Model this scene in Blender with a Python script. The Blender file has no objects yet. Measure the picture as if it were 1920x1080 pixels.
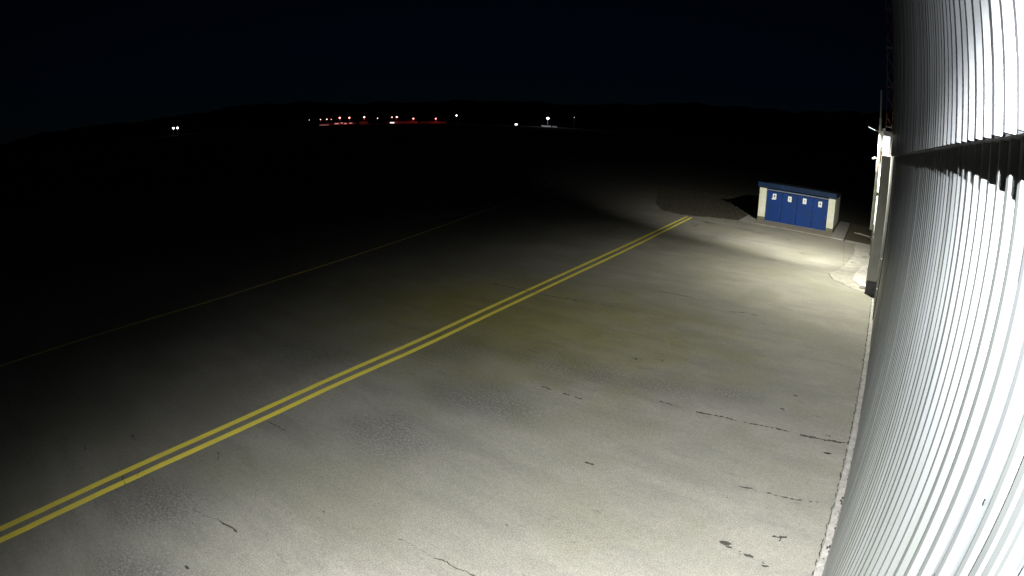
import bpy, bmesh, math, random
from mathutils import Vector, Matrix
random.seed(7)
S = bpy.context.scene
C = S.collection
R = math.radians
LIP = .035
BEAMS = ((19000, 0.751, -0.97, 180.0, 0.95), (18500, -0.46, -0.53, 74, 1.0), (7000, -3.5, -1.42, 160, 0.95))
def beam_dir(b): return Vector((math.sin(b[1]) * math.cos(b[2]), math.cos(b[1]) * math.cos(b[2]), math.sin(b[2])))

# ------------------------------------------------------------------ helpers
def tag(o, label=None, cat=None, group=None, kind=None):
    if label: o['label'] = label
    if cat: o['category'] = cat
    if group: o['group'] = group
    if kind: o['kind'] = kind
    return o

def empty(name, loc, label, cat, group=None, rz=0.0):
    o = bpy.data.objects.new(name, None)
    o.empty_display_size = 0.2
    o.location = loc
    o.rotation_euler = (0, 0, rz)
    C.objects.link(o)
    return tag(o, label, cat, group)

class MB:
    """collects shapes, then links them as one mesh object"""
    def __init__(self):
        self.v = []; self.f = []; self.m = []
    def add(self, vs, fs, mi=0):
        n = len(self.v)
        self.v += [tuple(p) for p in vs]
        self.f += [tuple(i + n for i in f) for f in fs]
        self.m += [mi] * len(fs)
        return self
    def box(self, x0, x1, y0, y1, z0, z1, mi=0, bev=0.0):
        if bev > 0:
            bm = bmesh.new()
            bmesh.ops.create_cube(bm, size=1)
            for v in bm.verts:
                v.co = Vector(((x0 + x1) / 2 + v.co.x * (x1 - x0), (y0 + y1) / 2 + v.co.y * (y1 - y0), (z0 + z1) / 2 + v.co.z * (z1 - z0)))
            bmesh.ops.bevel(bm, geom=bm.edges[:], offset=bev, segments=2, affect='EDGES', profile=0.5)
            bm.verts.index_update()
            self.add([v.co[:] for v in bm.verts], [[v.index for v in f.verts] for f in bm.faces], mi)
            bm.free()
            return self
        vs = [(x, y, z) for x in (x0, x1) for y in (y0, y1) for z in (z0, z1)]
        return self.add(vs, [(0, 1, 3, 2), (4, 6, 7, 5), (0, 4, 5, 1), (2, 3, 7, 6), (0, 2, 6, 4), (1, 5, 7, 3)], mi)
    def tube(self, pts, r, n=10, mi=0, r1=None):
        pts = [Vector(p) for p in pts]
        rings = []
        for i, p in enumerate(pts):
            d = (pts[min(i + 1, len(pts) - 1)] - pts[max(i - 1, 0)]).normalized()
            a = Vector((0, 0, 1)) if abs(d.z) < 0.9 else Vector((1, 0, 0))
            u = d.cross(a).normalized(); w = d.cross(u)
            rr = r if r1 is None else r + (r1 - r) * i / (len(pts) - 1)
            rings.append([p + (u * math.cos(2 * math.pi * k / n) + w * math.sin(2 * math.pi * k / n)) * rr for k in range(n)])
        vs = [q for rg in rings for q in rg]
        fs = []
        for i in range(len(pts) - 1):
            for k in range(n):
                fs.append((i * n + k, i * n + (k + 1) % n, (i + 1) * n + (k + 1) % n, (i + 1) * n + k))
        fs.append(tuple(range(n))[::-1])
        fs.append(tuple((len(pts) - 1) * n + k for k in range(n)))
        return self.add(vs, fs, mi)
    def ball(self, c, r, mi=0, sx=1, sy=1, sz=1):
        bm = bmesh.new()
        bmesh.ops.create_icosphere(bm, subdivisions=2, radius=r)
        bm.verts.index_update()
        self.add([(c[0] + v.co.x * sx, c[1] + v.co.y * sy, c[2] + v.co.z * sz) for v in bm.verts], [[v.index for v in f.verts] for f in bm.faces], mi)
        bm.free()
        return self
    def poly(self, pts, z0, z1, mi=0):
        n = len(pts)
        vs = [(x, y, z0) for x, y in pts] + [(x, y, z1) for x, y in pts]
        fs = [tuple(range(n, 2 * n)), tuple(range(n))[::-1]] + [(i, (i + 1) % n, n + (i + 1) % n, n + i) for i in range(n)]
        return self.add(vs, fs, mi)
    def sheet(self, pts, z, mi=0):
        return self.add([(x, y, z) for x, y in pts], [tuple(range(len(pts)))], mi)
    def build(self, name, mats, parent=None, smooth=False, origin=None):
        me = bpy.data.meshes.new(name)
        vs = self.v
        if origin is not None:
            vs = [(a - origin[0], b - origin[1], c - origin[2]) for a, b, c in vs]
        me.from_pydata(vs, [], self.f)
        if not isinstance(mats, (list, tuple)): mats = [mats]
        for m in mats: me.materials.append(m)
        me.polygons.foreach_set('material_index', self.m)
        if smooth: me.polygons.foreach_set('use_smooth', [True] * len(me.polygons))
        me.update()
        bm = bmesh.new(); bm.from_mesh(me)
        if not all(len(e.link_faces) <= 1 for e in bm.edges):
            bmesh.ops.recalc_face_normals(bm, faces=bm.faces[:])
        bm.to_mesh(me); bm.free()
        o = bpy.data.objects.new(name, me)
        C.objects.link(o)
        if origin is not None: o.location = origin
        if parent is not None:
            o.parent = parent
            # parts are written in world coordinates: undo the parent's place
            o.matrix_parent_inverse = parent_inv(parent)
        return o

def parent_inv(p):
    m = Matrix.Identity(4)
    q = p
    chain = []
    while q is not None:
        chain.append(q); q = q.parent
    for q in reversed(chain):
        m = m @ q.matrix_parent_inverse @ q.matrix_basis if q.parent else q.matrix_basis.copy()
    return m.inverted()

# ------------------------------------------------------------------ materials
def mat(name, col, rough=0.7, metal=0.0, var=0.0, scale=3.0, col2=None, bump=0.0, bscale=20.0, emit=None, estr=0.0, spec=0.5):
    m = bpy.data.materials.new(name); m.use_nodes = True
    nt = m.node_tree; N = nt.nodes; L = nt.links
    b = N['Principled BSDF']
    b.inputs['Base Color'].default_value = (*col, 1)
    b.inputs['Roughness'].default_value = rough
    b.inputs['Metallic'].default_value = metal
    b.inputs['Specular IOR Level'].default_value = spec
    g = N.new('ShaderNodeNewGeometry')
    if var > 0 or col2:
        n = N.new('ShaderNodeTexNoise'); n.inputs['Scale'].default_value = scale; n.inputs['Detail'].default_value = 8
        n.inputs['Roughness'].default_value = 0.65
        L.new(g.outputs['Position'], n.inputs['Vector'])
        r = N.new('ShaderNodeMapRange'); r.inputs[1].default_value = 0.35; r.inputs[2].default_value = 0.65
        L.new(n.outputs['Fac'], r.inputs[0])
        mx = N.new('ShaderNodeMix'); mx.data_type = 'RGBA'
        c2 = col2 or tuple(c * (1 - var) for c in col)
        mx.inputs[6].default_value = (*col, 1); mx.inputs[7].default_value = (*c2, 1)
        L.new(r.outputs[0], mx.inputs[0])
        L.new(mx.outputs[2], b.inputs['Base Color'])
    if bump > 0:
        n2 = N.new('ShaderNodeTexNoise'); n2.inputs['Scale'].default_value = bscale; n2.inputs['Detail'].default_value = 5
        L.new(g.outputs['Position'], n2.inputs['Vector'])
        bp = N.new('ShaderNodeBump'); bp.inputs['Strength'].default_value = bump; bp.inputs['Distance'].default_value = 0.02
        L.new(n2.outputs['Fac'], bp.inputs['Height']); L.new(bp.outputs[0], b.inputs['Normal'])
    if emit:
        b.inputs['Emission Color'].default_value = (*emit, 1)
        b.inputs['Emission Strength'].default_value = estr
    return m

class NT:
    """small node writer for the long materials"""
    def __init__(self, m):
        self.m = m; m.use_nodes = True; self.t = m.node_tree; self.b = self.t.nodes['Principled BSDF']
        self.g = self.t.nodes.new('ShaderNodeNewGeometry')
        self.pos = self.g.outputs['Position']
    def new(self, k): return self.t.nodes.new(k)
    def put(self, v, s):
        if isinstance(v, bpy.types.NodeSocket): self.t.links.new(v, s)
        elif isinstance(v, tuple): s.default_value = (*v, 1) if len(v) == 3 and s.type == 'RGBA' else v
        else: s.default_value = v
    def noise(self, scale, detail=4, rough=0.5, vec=None, stretch=None):
        n = self.new('ShaderNodeTexNoise'); n.inputs['Scale'].default_value = scale; n.inputs['Detail'].default_value = detail
        n.inputs['Roughness'].default_value = rough
        v = vec or self.pos
        if stretch:
            mp = self.new('ShaderNodeMapping'); mp.inputs['Scale'].default_value = stretch
            self.t.links.new(v, mp.inputs[0]); v = mp.outputs[0]
        self.t.links.new(v, n.inputs['Vector'])
        return n.outputs['Fac']
    def rng(self, v, a, b, c=0.0, d=1.0, smooth=True):
        r = self.new('ShaderNodeMapRange')
        if smooth: r.interpolation_type = 'SMOOTHSTEP'
        self.put(v, r.inputs[0])
        for i, q in enumerate((a, b, c, d)): r.inputs[i + 1].default_value = q
        return r.outputs[0]
    def math(self, op, a, b=0.0, c=None):
        n = self.new('ShaderNodeMath'); n.operation = op
        self.put(a, n.inputs[0]); self.put(b, n.inputs[1])
        if c is not None: self.put(c, n.inputs[2])
        return n.outputs[0]
    def mix(self, f, a, b, mode='MIX'):
        n = self.new('ShaderNodeMix'); n.data_type = 'RGBA'; n.blend_type = mode
        self.put(f, n.inputs[0]); self.put(a, n.inputs[6]); self.put(b, n.inputs[7])
        return n.outputs[2]
    def ellipse(self, cx, cy, rx, ry, ang=0.0, soft=0.5):
        """soft-edged ellipse on the ground, in world metres, edge broken up by noise"""
        mp = self.new('ShaderNodeMapping'); mp.vector_type = 'TEXTURE'
        mp.inputs['Location'].default_value = (cx, cy, 0); mp.inputs['Rotation'].default_value = (0, 0, ang)
        mp.inputs['Scale'].default_value = (rx, ry, 1e6)
        self.t.links.new(self.pos, mp.inputs[0])
        ln = self.new('ShaderNodeVectorMath'); ln.operation = 'LENGTH'
        self.t.links.new(mp.outputs[0], ln.inputs[0])
        d = self.math('ADD', ln.outputs['Value'], self.math('MULTIPLY', self.noise(0.9, 4), 1.0))
        return self.rng(d, 1.5 + soft * 0.3, 1.5 - soft, 0.0, 1.0)
    def bump(self, h, strength, dist):
        bp = self.new('ShaderNodeBump'); bp.inputs['Strength'].default_value = strength; bp.inputs['Distance'].default_value = dist
        self.put(h, bp.inputs['Height']); self.t.links.new(bp.outputs[0], self.b.inputs['Normal'])

# worn apron surface: pale mortar-filled asphalt, pitted patches, oily blotches
apron_m = bpy.data.materials.new('apron_surface'); A = NT(apron_m)
base = A.mix(A.rng(A.noise(0.22, 5, 0.6), 0.35, 0.65), (0.285, 0.280, 0.246), (0.355, 0.346, 0.312))
base = A.mix(A.rng(A.noise(0.9, 6, 0.65, stretch=(0.5, 1.6, 1)), 0.42, 0.68, 0, 0.5), base, (0.225, 0.218, 0.208))
base = A.mix(A.rng(A.noise(0.35, 3, 0.5, stretch=(1.0, 1.0, 1)), 0.5, 0.62, 0, 0.5), base, (0.262, 0.256, 0.205))
base = A.mix(A.rng(A.noise(2.3, 7, 0.7, stretch=(0.35, 1.5, 1)), 0.58, 0.72, 0, 0.3), base, (0.36, 0.35, 0.32))
fine = A.noise(38, 3, 0.8)
mid = A.noise(9, 5, 0.7)
base = A.mix(A.rng(fine, 0.3, 0.7, 0.0, 1.0), base, A.mix(1.0, base, (0.52, 0.52, 0.52), 'MULTIPLY'))
base = A.mix(A.rng(mid, 0.3, 0.7, 0.0, 0.6), base, A.mix(1.0, base, (0.74, 0.74, 0.75), 'MULTIPLY'))
pit = None
for e in ((-6.6, 12.5, 2.6, 1.0, 0.05), (-4.4, 12.8, 1.9, 0.7, 0.1), (-7.3, 9.7, 1.7, 1.1, 0.1), (-9.9, 11.6, 1.4, 1.5, 0.4), (-9.0, 2.2, 1.6, 1.2, 0.5),
          (-9.6, 35.6, 1.2, 2.2, 0.0), (-7.8, 7.2, 1.5, 1.1, 0.2), (-12.5, 8.6, 2.0, 1.4, 0.3), (-7.2, 1.2, 1.5, 0.9, 0.3), (-2.6, 13.4, 1.3, 0.5, 0.1)):
    q = A.ellipse(*e, soft=0.9)
    pit = q if pit is None else A.math('MAXIMUM', pit, q)
speck = A.math('MULTIPLY', A.rng(A.noise(17, 4, 0.8), 0.42, 0.55), pit)
base = A.mix(A.math('MULTIPLY', pit, 0.06), base, (0.17, 0.17, 0.178))
base = A.mix(A.math('MULTIPLY', speck, 0.65), base, (0.085, 0.085, 0.095))
lite = A.math('MULTIPLY', A.rng(A.noise(30, 2, 0.6), 0.60, 0.68), pit)
base = A.mix(A.math('MULTIPLY', lite, 0.6), base, (0.48, 0.47, 0.46))
# small scattered dark marks lying across the apron
dm = A.math('MULTIPLY', A.rng(A.noise(3.1, 5, 0.7, stretch=(0.45, 1.7, 1)), 0.61, 0.68), A.rng(A.noise(0.5, 2, 0.5), 0.44, 0.60))
base = A.mix(A.math('MULTIPLY', dm, 0.6), base, (0.10, 0.098, 0.088))
# darker, damp band in front of the shed and worn belt
wet = A.ellipse(-10.5, 39.6, 3.8, 1.4, 0.0, 0.8)
base = A.mix(A.math('MULTIPLY', wet, 0.25), base, (0.10, 0.10, 0.085))
base = A.mix(1.0, base, (1.0, 0.985, 0.91), 'MULTIPLY')
olive = A.ellipse(-10.8, 14.8, 8.0, 5.6, 0.1, 1.0)
base = A.mix(A.math('MULTIPLY', olive, 1.0), base, A.mix(1.0, base, (1.0, 0.98, 0.46), 'MULTIPLY'))
mauve = A.ellipse(-5.0, 12.3, 6.0, 2.2, 0.05, 1.0)
base = A.mix(A.math('MULTIPLY', mauve, 0.35), base, A.mix(1.0, base, (0.97, 0.95, 1.08), 'MULTIPLY'))
# fading lamp light past the painted lines, put into the apron colour
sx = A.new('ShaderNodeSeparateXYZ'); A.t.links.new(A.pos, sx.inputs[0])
light_falloff = A.rng(A.math('ADD', A.math('ADD', sx.outputs[0], A.math('MULTIPLY', sx.outputs[1], 0.1)), A.math('MULTIPLY', A.noise(0.4, 5, 0.6), 3.0)), -7.5, -18.0)
base = A.mix(light_falloff, base, A.mix(1.0, base, (0.40, 0.40, 0.42), 'MULTIPLY'))
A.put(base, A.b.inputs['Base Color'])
A.b.inputs['Roughness'].default_value = 0.88
A.b.inputs['Specular IOR Level'].default_value = 0.25
hh = A.math('ADD', A.math('MULTIPLY', fine, 0.5), A.math('MULTIPLY', speck, -0.6))
A.bump(hh, 0.35, 0.012)

# ribbed sheet metal
def sheet_metal(name, c0, c1):
    m = bpy.data.materials.new(name); Q = NT(m)
    col = Q.mix(Q.rng(Q.noise(1.1, 5, 0.6, stretch=(1, 1, 0.25)), 0.35, 0.65), c0, c1)
    col = Q.mix(Q.rng(Q.noise(7, 6, 0.7, stretch=(1, 1, 0.12)), 0.58, 0.8, 0, 0.35), col, tuple(c * 0.62 for c in c1))
    sepz = Q.new('ShaderNodeSeparateXYZ'); Q.t.links.new(Q.pos, sepz.inputs[0])
    splash = Q.math('MULTIPLY', Q.rng(sepz.outputs[2], 0.55, 0.0), Q.rng(Q.noise(5, 5, 0.7), 0.3, 0.7, 0.25, 0.8))
    col = Q.mix(splash, col, (0.36, 0.34, 0.30))
    Q.put(col, Q.b.inputs['Base Color'])
    Q.b.inputs['Roughness'].default_value = 0.36
    Q.b.inputs['Metallic'].default_value = 0.86
    Q.bump(Q.noise(1.3, 2, 0.5, stretch=(1, 1, 0.4)), 0.12, 0.02)
    return m
metal_low = sheet_metal('painted_sheet_low', (0.215, 0.230, 0.222), (0.25, 0.262, 0.27))
metal_up = sheet_metal('painted_sheet_up', (0.205, 0.215, 0.215), (0.24, 0.247, 0.265))
trim_m = mat('trim_metal', (0.030, 0.033, 0.032), 0.6, var=0.15, scale=4)
dark_m = mat('recess_dark', (0.03, 0.03, 0.032), 0.8, var=0.3, scale=4)
soffit_m = mat('soffit_sheet', (0.06, 0.06, 0.065), 0.7, var=0.25, scale=3)
kerb_m = bpy.data.materials.new('kerb_concrete'); K = NT(kerb_m)
kc = K.mix(K.rng(K.noise(4, 7, 0.7), 0.35, 0.65), (0.36, 0.34, 0.31), (0.24, 0.23, 0.21))
kc = K.mix(K.rng(K.noise(14, 6, 0.75, stretch=(1.2, 0.5, 1)), 0.60, 0.66, 0, 0.85), kc, (0.05, 0.048, 0.04))
K.put(kc, K.b.inputs['Base Color']); K.b.inputs['Roughness'].default_value = 0.9
K.bump(K.noise(30, 4, 0.7), 0.5, 0.01)
crack_m = mat('crack_dark', (0.075, 0.07, 0.06), 0.95, var=0.5, scale=12, spec=0.1)
stain_m = mat('dark_stain', (0.05, 0.05, 0.042), 0.9, col2=(0.11, 0.105, 0.09), scale=9, spec=0.2)
# yellow paint with wear
pm = bpy.data.materials.new('yellow_paint'); P = NT(pm)
pc = P.mix(P.rng(P.noise(1.5, 5, 0.6), 0.35, 0.65), (0.92, 0.78, 0.085), (0.82, 0.70, 0.10))
pc = P.mix(P.rng(P.noise(22, 5, 0.75), 0.60, 0.72, 0, 0.75), pc, (0.25, 0.23, 0.15))
P.put(pc, P.b.inputs['Base Color']); P.b.inputs['Roughness'].default_value = 0.8
P.bump(P.noise(26, 3, 0.7), 0.3, 0.01)
fm = bpy.data.materials.new('faded_yellow_paint'); P = NT(fm)
pc = P.mix(P.rng(P.noise(1.1, 5, 0.7), 0.40, 0.60), (0.66, 0.54, 0.08), (0.40, 0.34, 0.12))
P.put(pc, P.b.inputs['Base Color']); P.b.inputs['Roughness'].default_value = 0.85

turf_m = bpy.data.materials.new('turf'); T = NT(turf_m)
tc = T.mix(T.rng(T.noise(0.6, 8, 0.7), 0.35, 0.65), (0.035, 0.036, 0.017), (0.055, 0.045, 0.025))
tc = T.mix(T.rng(T.noise(9, 8, 0.75), 0.5, 0.7, 0, 0.8), tc, (0.085, 0.068, 0.042))
T.put(tc, T.b.inputs['Base Color']); T.b.inputs['Roughness'].default_value = 0.95
T.bump(T.noise(14, 6, 0.8), 0.9, 0.06)
hill_m = mat('hill_woods', (0.02, 0.026, 0.03), 0.95, var=0.4, scale=0.01, spec=0.0)
pav_m = bpy.data.materials.new('brick_pavers'); B = NT(pav_m)
br = B.new('ShaderNodeTexBrick'); br.inputs['Scale'].default_value = 1.0
br.inputs['Brick Width'].default_value = 0.21; br.inputs['Row Height'].default_value = 0.105
br.inputs['Mortar Size'].default_value = 0.008
br.inputs['Color1'].default_value = (0.22, 0.185, 0.16, 1); br.inputs['Color2'].default_value = (0.28, 0.25, 0.20, 1)
br.inputs['Mortar'].default_value = (0.10, 0.095, 0.08, 1)
B.t.links.new(B.pos, br.inputs['Vector'])
bc = B.mix(B.rng(B.noise(0.8, 5, 0.6), 0.4, 0.65, 0, 0.6), br.outputs['Color'], (0.23, 0.21, 0.14))
B.put(bc, B.b.inputs['Base Color']); B.b.inputs['Roughness'].default_value = 0.9
slab_m = mat('pale_slab', (0.30, 0.285, 0.25), 0.9, var=0.3, scale=2.5, bump=0.3, bscale=25)
white_slab_m = mat('white_worn_concrete', (0.42, 0.40, 0.37), 0.85, var=0.25, scale=2.2, bump=0.3, bscale=20)
beige_m = mat('beige_screed', (0.32, 0.305, 0.26), 0.9, var=0.3, scale=2.0, bump=0.3, bscale=18)
pier_m = bpy.data.materials.new('pier_render'); Q = NT(pier_m)
qc = Q.mix(Q.rng(Q.noise(1.5, 7, 0.65, stretch=(1, 1, 0.4)), 0.35, 0.68), (0.42, 0.42, 0.37), (0.33, 0.335, 0.30))
Q.put(qc, Q.b.inputs['Base Color']); Q.b.inputs['Roughness'].default_value = 0.85; Q.bump(Q.noise(18, 5, 0.7), 0.3, 0.01)
plinth_m = mat('dark_plinth', (0.10, 0.10, 0.10), 0.9, var=0.4, scale=4)
white_wall_m = mat('whitewash', (0.62, 0.62, 0.55), 0.85, col2=(0.50, 0.50, 0.36), scale=1.6, bump=0.25, bscale=12)
stain_base_m = mat('mossy_base', (0.15, 0.155, 0.09), 0.95, var=0.5, scale=6)
blue_m = bpy.data.materials.new('blue_door_paint'); Q = NT(blue_m)
qc = Q.mix(Q.rng(Q.noise(1.6, 6, 0.6, stretch=(1, 1, 0.4)), 0.35, 0.7), (0.005, 0.032, 0.165), (0.007, 0.030, 0.115))
Q.put(qc, Q.b.inputs['Base Color']); Q.b.inputs['Roughness'].default_value = 0.6; Q.b.inputs['Specular IOR Level'].default_value = 0.15
wv = Q.new('ShaderNodeTexWave'); wv.inputs['Scale'].default_value = 2.6; wv.bands_direction = 'X'
Q.t.links.new(Q.pos, wv.inputs['Vector']); Q.bump(wv.outputs['Fac'], 0.35, 0.012)
fascia_m = mat('blue_fascia', (0.004, 0.018, 0.055), 0.6, spec=0.15, var=0.35, scale=2)
rail_m = mat('grey_blue_rail', (0.10, 0.13, 0.21), 0.5, var=0.3, scale=4)
roof_m = mat('shed_roof_sheet', (0.008, 0.011, 0.022), 0.6, var=0.3, scale=3)
paper_m = mat('white_plate', (0.75, 0.76, 0.72), 0.6, var=0.1, scale=20)
ink_m = mat('black_print', (0.03, 0.03, 0.03), 0.6)
red_print_m = mat('faded_print', (0.16, 0.14, 0.13), 0.6)
handle_m = mat('steel_handle', (0.35, 0.35, 0.36), 0.35, metal=0.8)
pipe_m = mat('weathered_conduit', (0.30, 0.32, 0.27), 0.6, var=0.35, scale=5)
pipe_dark_m = mat('dark_galvanised', (0.16, 0.17, 0.17), 0.55, var=0.35, scale=5)
rust_m = mat('rusty_steel', (0.22, 0.10, 0.06), 0.8, col2=(0.30, 0.24, 0.20), scale=8)
mast_red_m = mat('mast_red', (0.085, 0.018, 0.014), 0.6, var=0.4, scale=4)
mast_white_m = mat('mast_white', (0.085, 0.075, 0.065), 0.6, var=0.4, scale=4)
white_paint_m = mat('white_frame_paint', (0.78, 0.78, 0.76), 0.5, var=0.1, scale=4)
glow_box_m = mat('lit_panel', (0.8, 0.8, 0.8), 0.5, emit=(0.93, 0.92, 1.0), estr=1.1)
bldg_m = mat('grey_render_wall', (0.22, 0.22, 0.20), 0.9, var=0.3, scale=1.2)
glass_m = mat('dark_glass', (0.02, 0.025, 0.03), 0.1)
lamp_body_m = mat('lamp_housing', (0.30, 0.31, 0.32), 0.45, metal=0.5, var=0.2, scale=8)
lens_m = mat('lamp_lens', (0.8, 0.8, 0.8), 0.3, emit=(0.85, 0.93, 1.0), estr=3)
far_lens_m = mat('far_lamp_white', (0.8, 0.8, 0.8), 0.3, emit=(0.88, 0.88, 1.0), estr=14)
far_pink_m = mat('far_lamp_pink', (0.8, 0.8, 0.8), 0.3, emit=(1.0, 0.34, 0.30), estr=7)
far_dim_m = mat('far_lamp_dim', (0.8, 0.8, 0.8), 0.3, emit=(1.0, 0.72, 0.66), estr=3.0)
red_block_m = mat('red_brown_block', (0.26, 0.13, 0.12), 0.9, var=0.4, scale=0.05)
white_hall_m = mat('pale_hall', (0.62, 0.62, 0.60), 0.8, var=0.25, scale=0.3)
lit_win_m = mat('lit_window', (0.5, 0.4, 0.4), 0.5, emit=(1.0, 0.38, 0.34), estr=.7)
lit_white_win_m = mat('lit_white_window', (0.6, 0.6, 0.6), 0.5, emit=(1.0, 0.98, 0.95), estr=2.2)
pole_m = mat('steel_pole', (0.32, 0.32, 0.33), 0.5, metal=0.3, var=0.2, scale=2)
twig_m = mat('bleached_timber', (0.42, 0.39, 0.33), 0.9, var=0.4, scale=6)
grass_m = mat('grass_blades', (0.035, 0.036, 0.018), 0.9, col2=(0.06, 0.048, 0.028), scale=3)

# ------------------------------------------------------------------ setting
def struct(o): o['kind'] = 'structure'; return o
# one terrain sheet to the horizon, slightly uneven close to the apron
mb = MB()
xs = [-9000, -5000, -2500, -1200, -600, -300, -150, -80, -50, -30, -15, 0, 15, 40, 100, 300, 900, 3000, 9000]
ys = [-6000, -2000, -600, -200, -60, -20, 0, 20, 40, 60, 90, 140, 220, 400, 800, 1500, 3000, 6000, 10000]
vs = [(x, y, -0.03) for x in xs for y in ys]
ny = len(ys)
mb.add(vs, [(i * ny + j, (i + 1) * ny + j, (i + 1) * ny + j + 1, i * ny + j + 1) for i in range(len(xs) - 1) for j in range(ny - 1)])
struct(mb.build('ground', turf_m))

# apron: concrete and asphalt sheet, far edge at the grass verge
edge = [(0.62, 42.45), (-1.96, 42.6), (-3.0, 42.8), (-6.0, 43.0), (-9.1, 43.1), (-10.3, 43.35), (-12.0, 42.8), (-13.4, 42.0), (-14.1, 41.7), (-15.2, 42.0), (-16.2, 42.6),
        (-18.0, 46.0), (-21.0, 54.0), (-26.0, 66.0), (-34.0, 90.0), (-60.0, 140.0), (-75.0, 140.0), (-62.0, 90.0), (-48.0, 40.0), (-44.0, 0.0), (-44.0, -14.0), (0.62, -14.0)]
rough = []
for (xa, ya), (xb, yb) in zip(edge, edge[1:] + edge[:1]):
    rough.append((xa, ya))
    if max(xa, xb) < -3.5 and min(ya, yb) > 40 and max(ya, yb) < 70:
        k = max(2, int(math.hypot(xb - xa, yb - ya) / .22))
        for q in range(1, k):
            t = q / k; rough.append((xa + (xb - xa) * t + random.uniform(-.07, .07), ya + (yb - ya) * t + random.gauss(0, .13)))
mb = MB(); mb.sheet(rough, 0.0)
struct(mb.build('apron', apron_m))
# kerb strip at the foot of the hangar wall
mb = MB()
n = 220
for i in range(n):
    y0 = -6 + 33 * i / n; y1 = -6 + 33 * (i + 1) / n
    j0 = 0.010 * math.sin(i * 1.7) + 0.008 * math.sin(i * 0.61); j1 = 0.010 * math.sin((i + 1) * 1.7) + 0.008 * math.sin((i + 1) * 0.61)
    mb.add([(0.49 + j0, y0, 0.0), (0.66, y0, 0.0), (0.66, y1, 0.0), (0.49 + j1, y1, 0.0), (0.50 + j0, y0, 0.022), (0.66, y0, 0.024), (0.66, y1, 0.024), (0.50 + j1, y1, 0.022)],
           [(4, 5, 6, 7), (0, 4, 7, 3)])
struct(mb.build('kerb_strip', kerb_m))

def ribbon(mb, pts, w, z, jitter=0.6, gap=0.0, seg=0.05, amp=0.02):
    """an irregular crack along a polyline: width wanders, now and then it closes"""
    for (x0, y0), (x1, y1) in zip(pts[:-1], pts[1:]):
        d = math.hypot(x1 - x0, y1 - y0); k = max(1, int(d / seg))
        ux, uy = (x1 - x0) / d, (y1 - y0) / d
        prev = None
        for i in range(k + 1):
            t = i / k
            off = amp * math.sin(17.3 * (x0 + t * d)) * math.sin(5.1 * t * d + y0) + random.uniform(-amp, amp) * 0.5
            hw = w / 2 * max(0.15, 1 + jitter * random.uniform(-1, 1))
            if random.random() < gap: hw = 0.0008
            cx, cy = x0 + ux * t * d - uy * off, y0 + uy * t * d + ux * off
            cur = ((cx - uy * hw, cy + ux * hw, z), (cx + uy * hw, cy - ux * hw, z))
            if prev: mb.add([prev[0], prev[1], cur[1], cur[0]], [(0, 1, 2, 3)])
            prev = cur
cracks = {
'a': ([(-12.91, 17.4), (-12.49, 17.49), (-11.77, 17.48), (-11.18, 17.55), (-10.65, 17.49), (-10.15, 17.58), (-9.5, 17.70)], .05, .05),
'b': ([(-9.5, 17.70), (-8.99, 17.78), (-8.23, 17.88), (-7.64, 17.92), (-6.71, 18.03), (-5.87, 18.09)], .028, .35),
'c': ([(-6.72, 11.03), (-6.43, 11.03)], .04, .1), 'd': ([(-6.14, 11.04), (-5.96, 11.04)], .05, .0), 'e': ([(-5.82, 11.04), (-5.64, 11.03)], .05, .0),
'f': ([(-4.13, 11.98), (-3.76, 11.97), (-3.58, 11.96)], .035, .3), 'g': ([(-3.19, 11.96), (-2.87, 12.0), (-2.62, 12.04), (-2.24, 12.06)], .05, .2),
'h': ([(-2.05, 12.08), (-1.83, 12.09), (-1.42, 12.16), (-0.96, 12.15)], .04, .3), 'i': ([(-0.7, 12.15), (-0.37, 12.16), (0.01, 12.21), (0.47, 12.3)], .065, .1),
'k': ([(-1.45, 9.46), (-1.24, 9.49), (-1.07, 9.5)], .035, .2), 'l': ([(-0.86, 9.51), (-0.62, 9.51), (-0.4, 9.51), (-0.09, 9.58), (0.16, 9.64)], .035, .25),
'm': ([(-0.41, 8.28), (-0.36, 8.26), (-0.29, 8.27), (-0.17, 8.33)], .045, .0), 'n': ([(-0.30, 8.27), (-0.27, 8.17)], .03, .0),
'o': ([(-7.65, 3.02), (-7.47, 3.05), (-7.33, 3.09), (-7.19, 3.11)], .032, .0), 'p': ([(-8.25, 2.78), (-7.94, 2.89), (-7.65, 3.02)], .012, .4),
'q': ([(-5.32, 4.91), (-5.04, 4.93)], .014, .2), 'r': ([(-5.04, 4.93), (-4.62, 4.94)], .008, .6), 's': ([(-4.62, 4.94), (-4.43, 4.96), (-4.28, 4.96), (-4.1, 4.97), (-3.89, 4.99)], .022, .05),
't': ([(-10.01, 5.64), (-9.77, 5.69), (-9.39, 5.71)], .02, .1), 'u': ([(-9.62, 4.14), (-9.36, 4.02)], .02, .1), 'v': ([(-10.09, 2.06), (-9.73, 2.03)], .02, .1),
'w': ([(-10.04, 2.46), (-9.88, 2.36)], .02, .1), 'x': ([(-4.65, 20.11), (-4.21, 20.39), (-3.69, 20.35)], .05, .2), 'y': ([(-7.85, 20.82), (-7.11, 20.91), (-6.34, 20.86)], .045, .3),
'z': ([(-9.05, 20.7), (-7.85, 20.82)], .02, .5),
'ba': ([(-1.98, 30.19), (-1.83, 29.62), (-1.63, 28.97), (-1.08, 28.45), (-0.49, 27.78), (0.21, 27.47), (0.6, 27.4)], .05, .05),
'bb': ([(-2.01, 42.6), (-1.71, 38.28), (-1.36, 33.16)], .022, .45), 'bc': ([(-1.11, 40.21), (-0.95, 37.01), (0.15, 37.86)], .035, .3),
'bd': ([(0.476, 7.0), (0.474, 10.2)], .022, .15), 'be': ([(0.474, 10.2), (0.478, 16.0), (0.480, 26.5)], .03, .25),
}
mb = MB()
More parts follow.
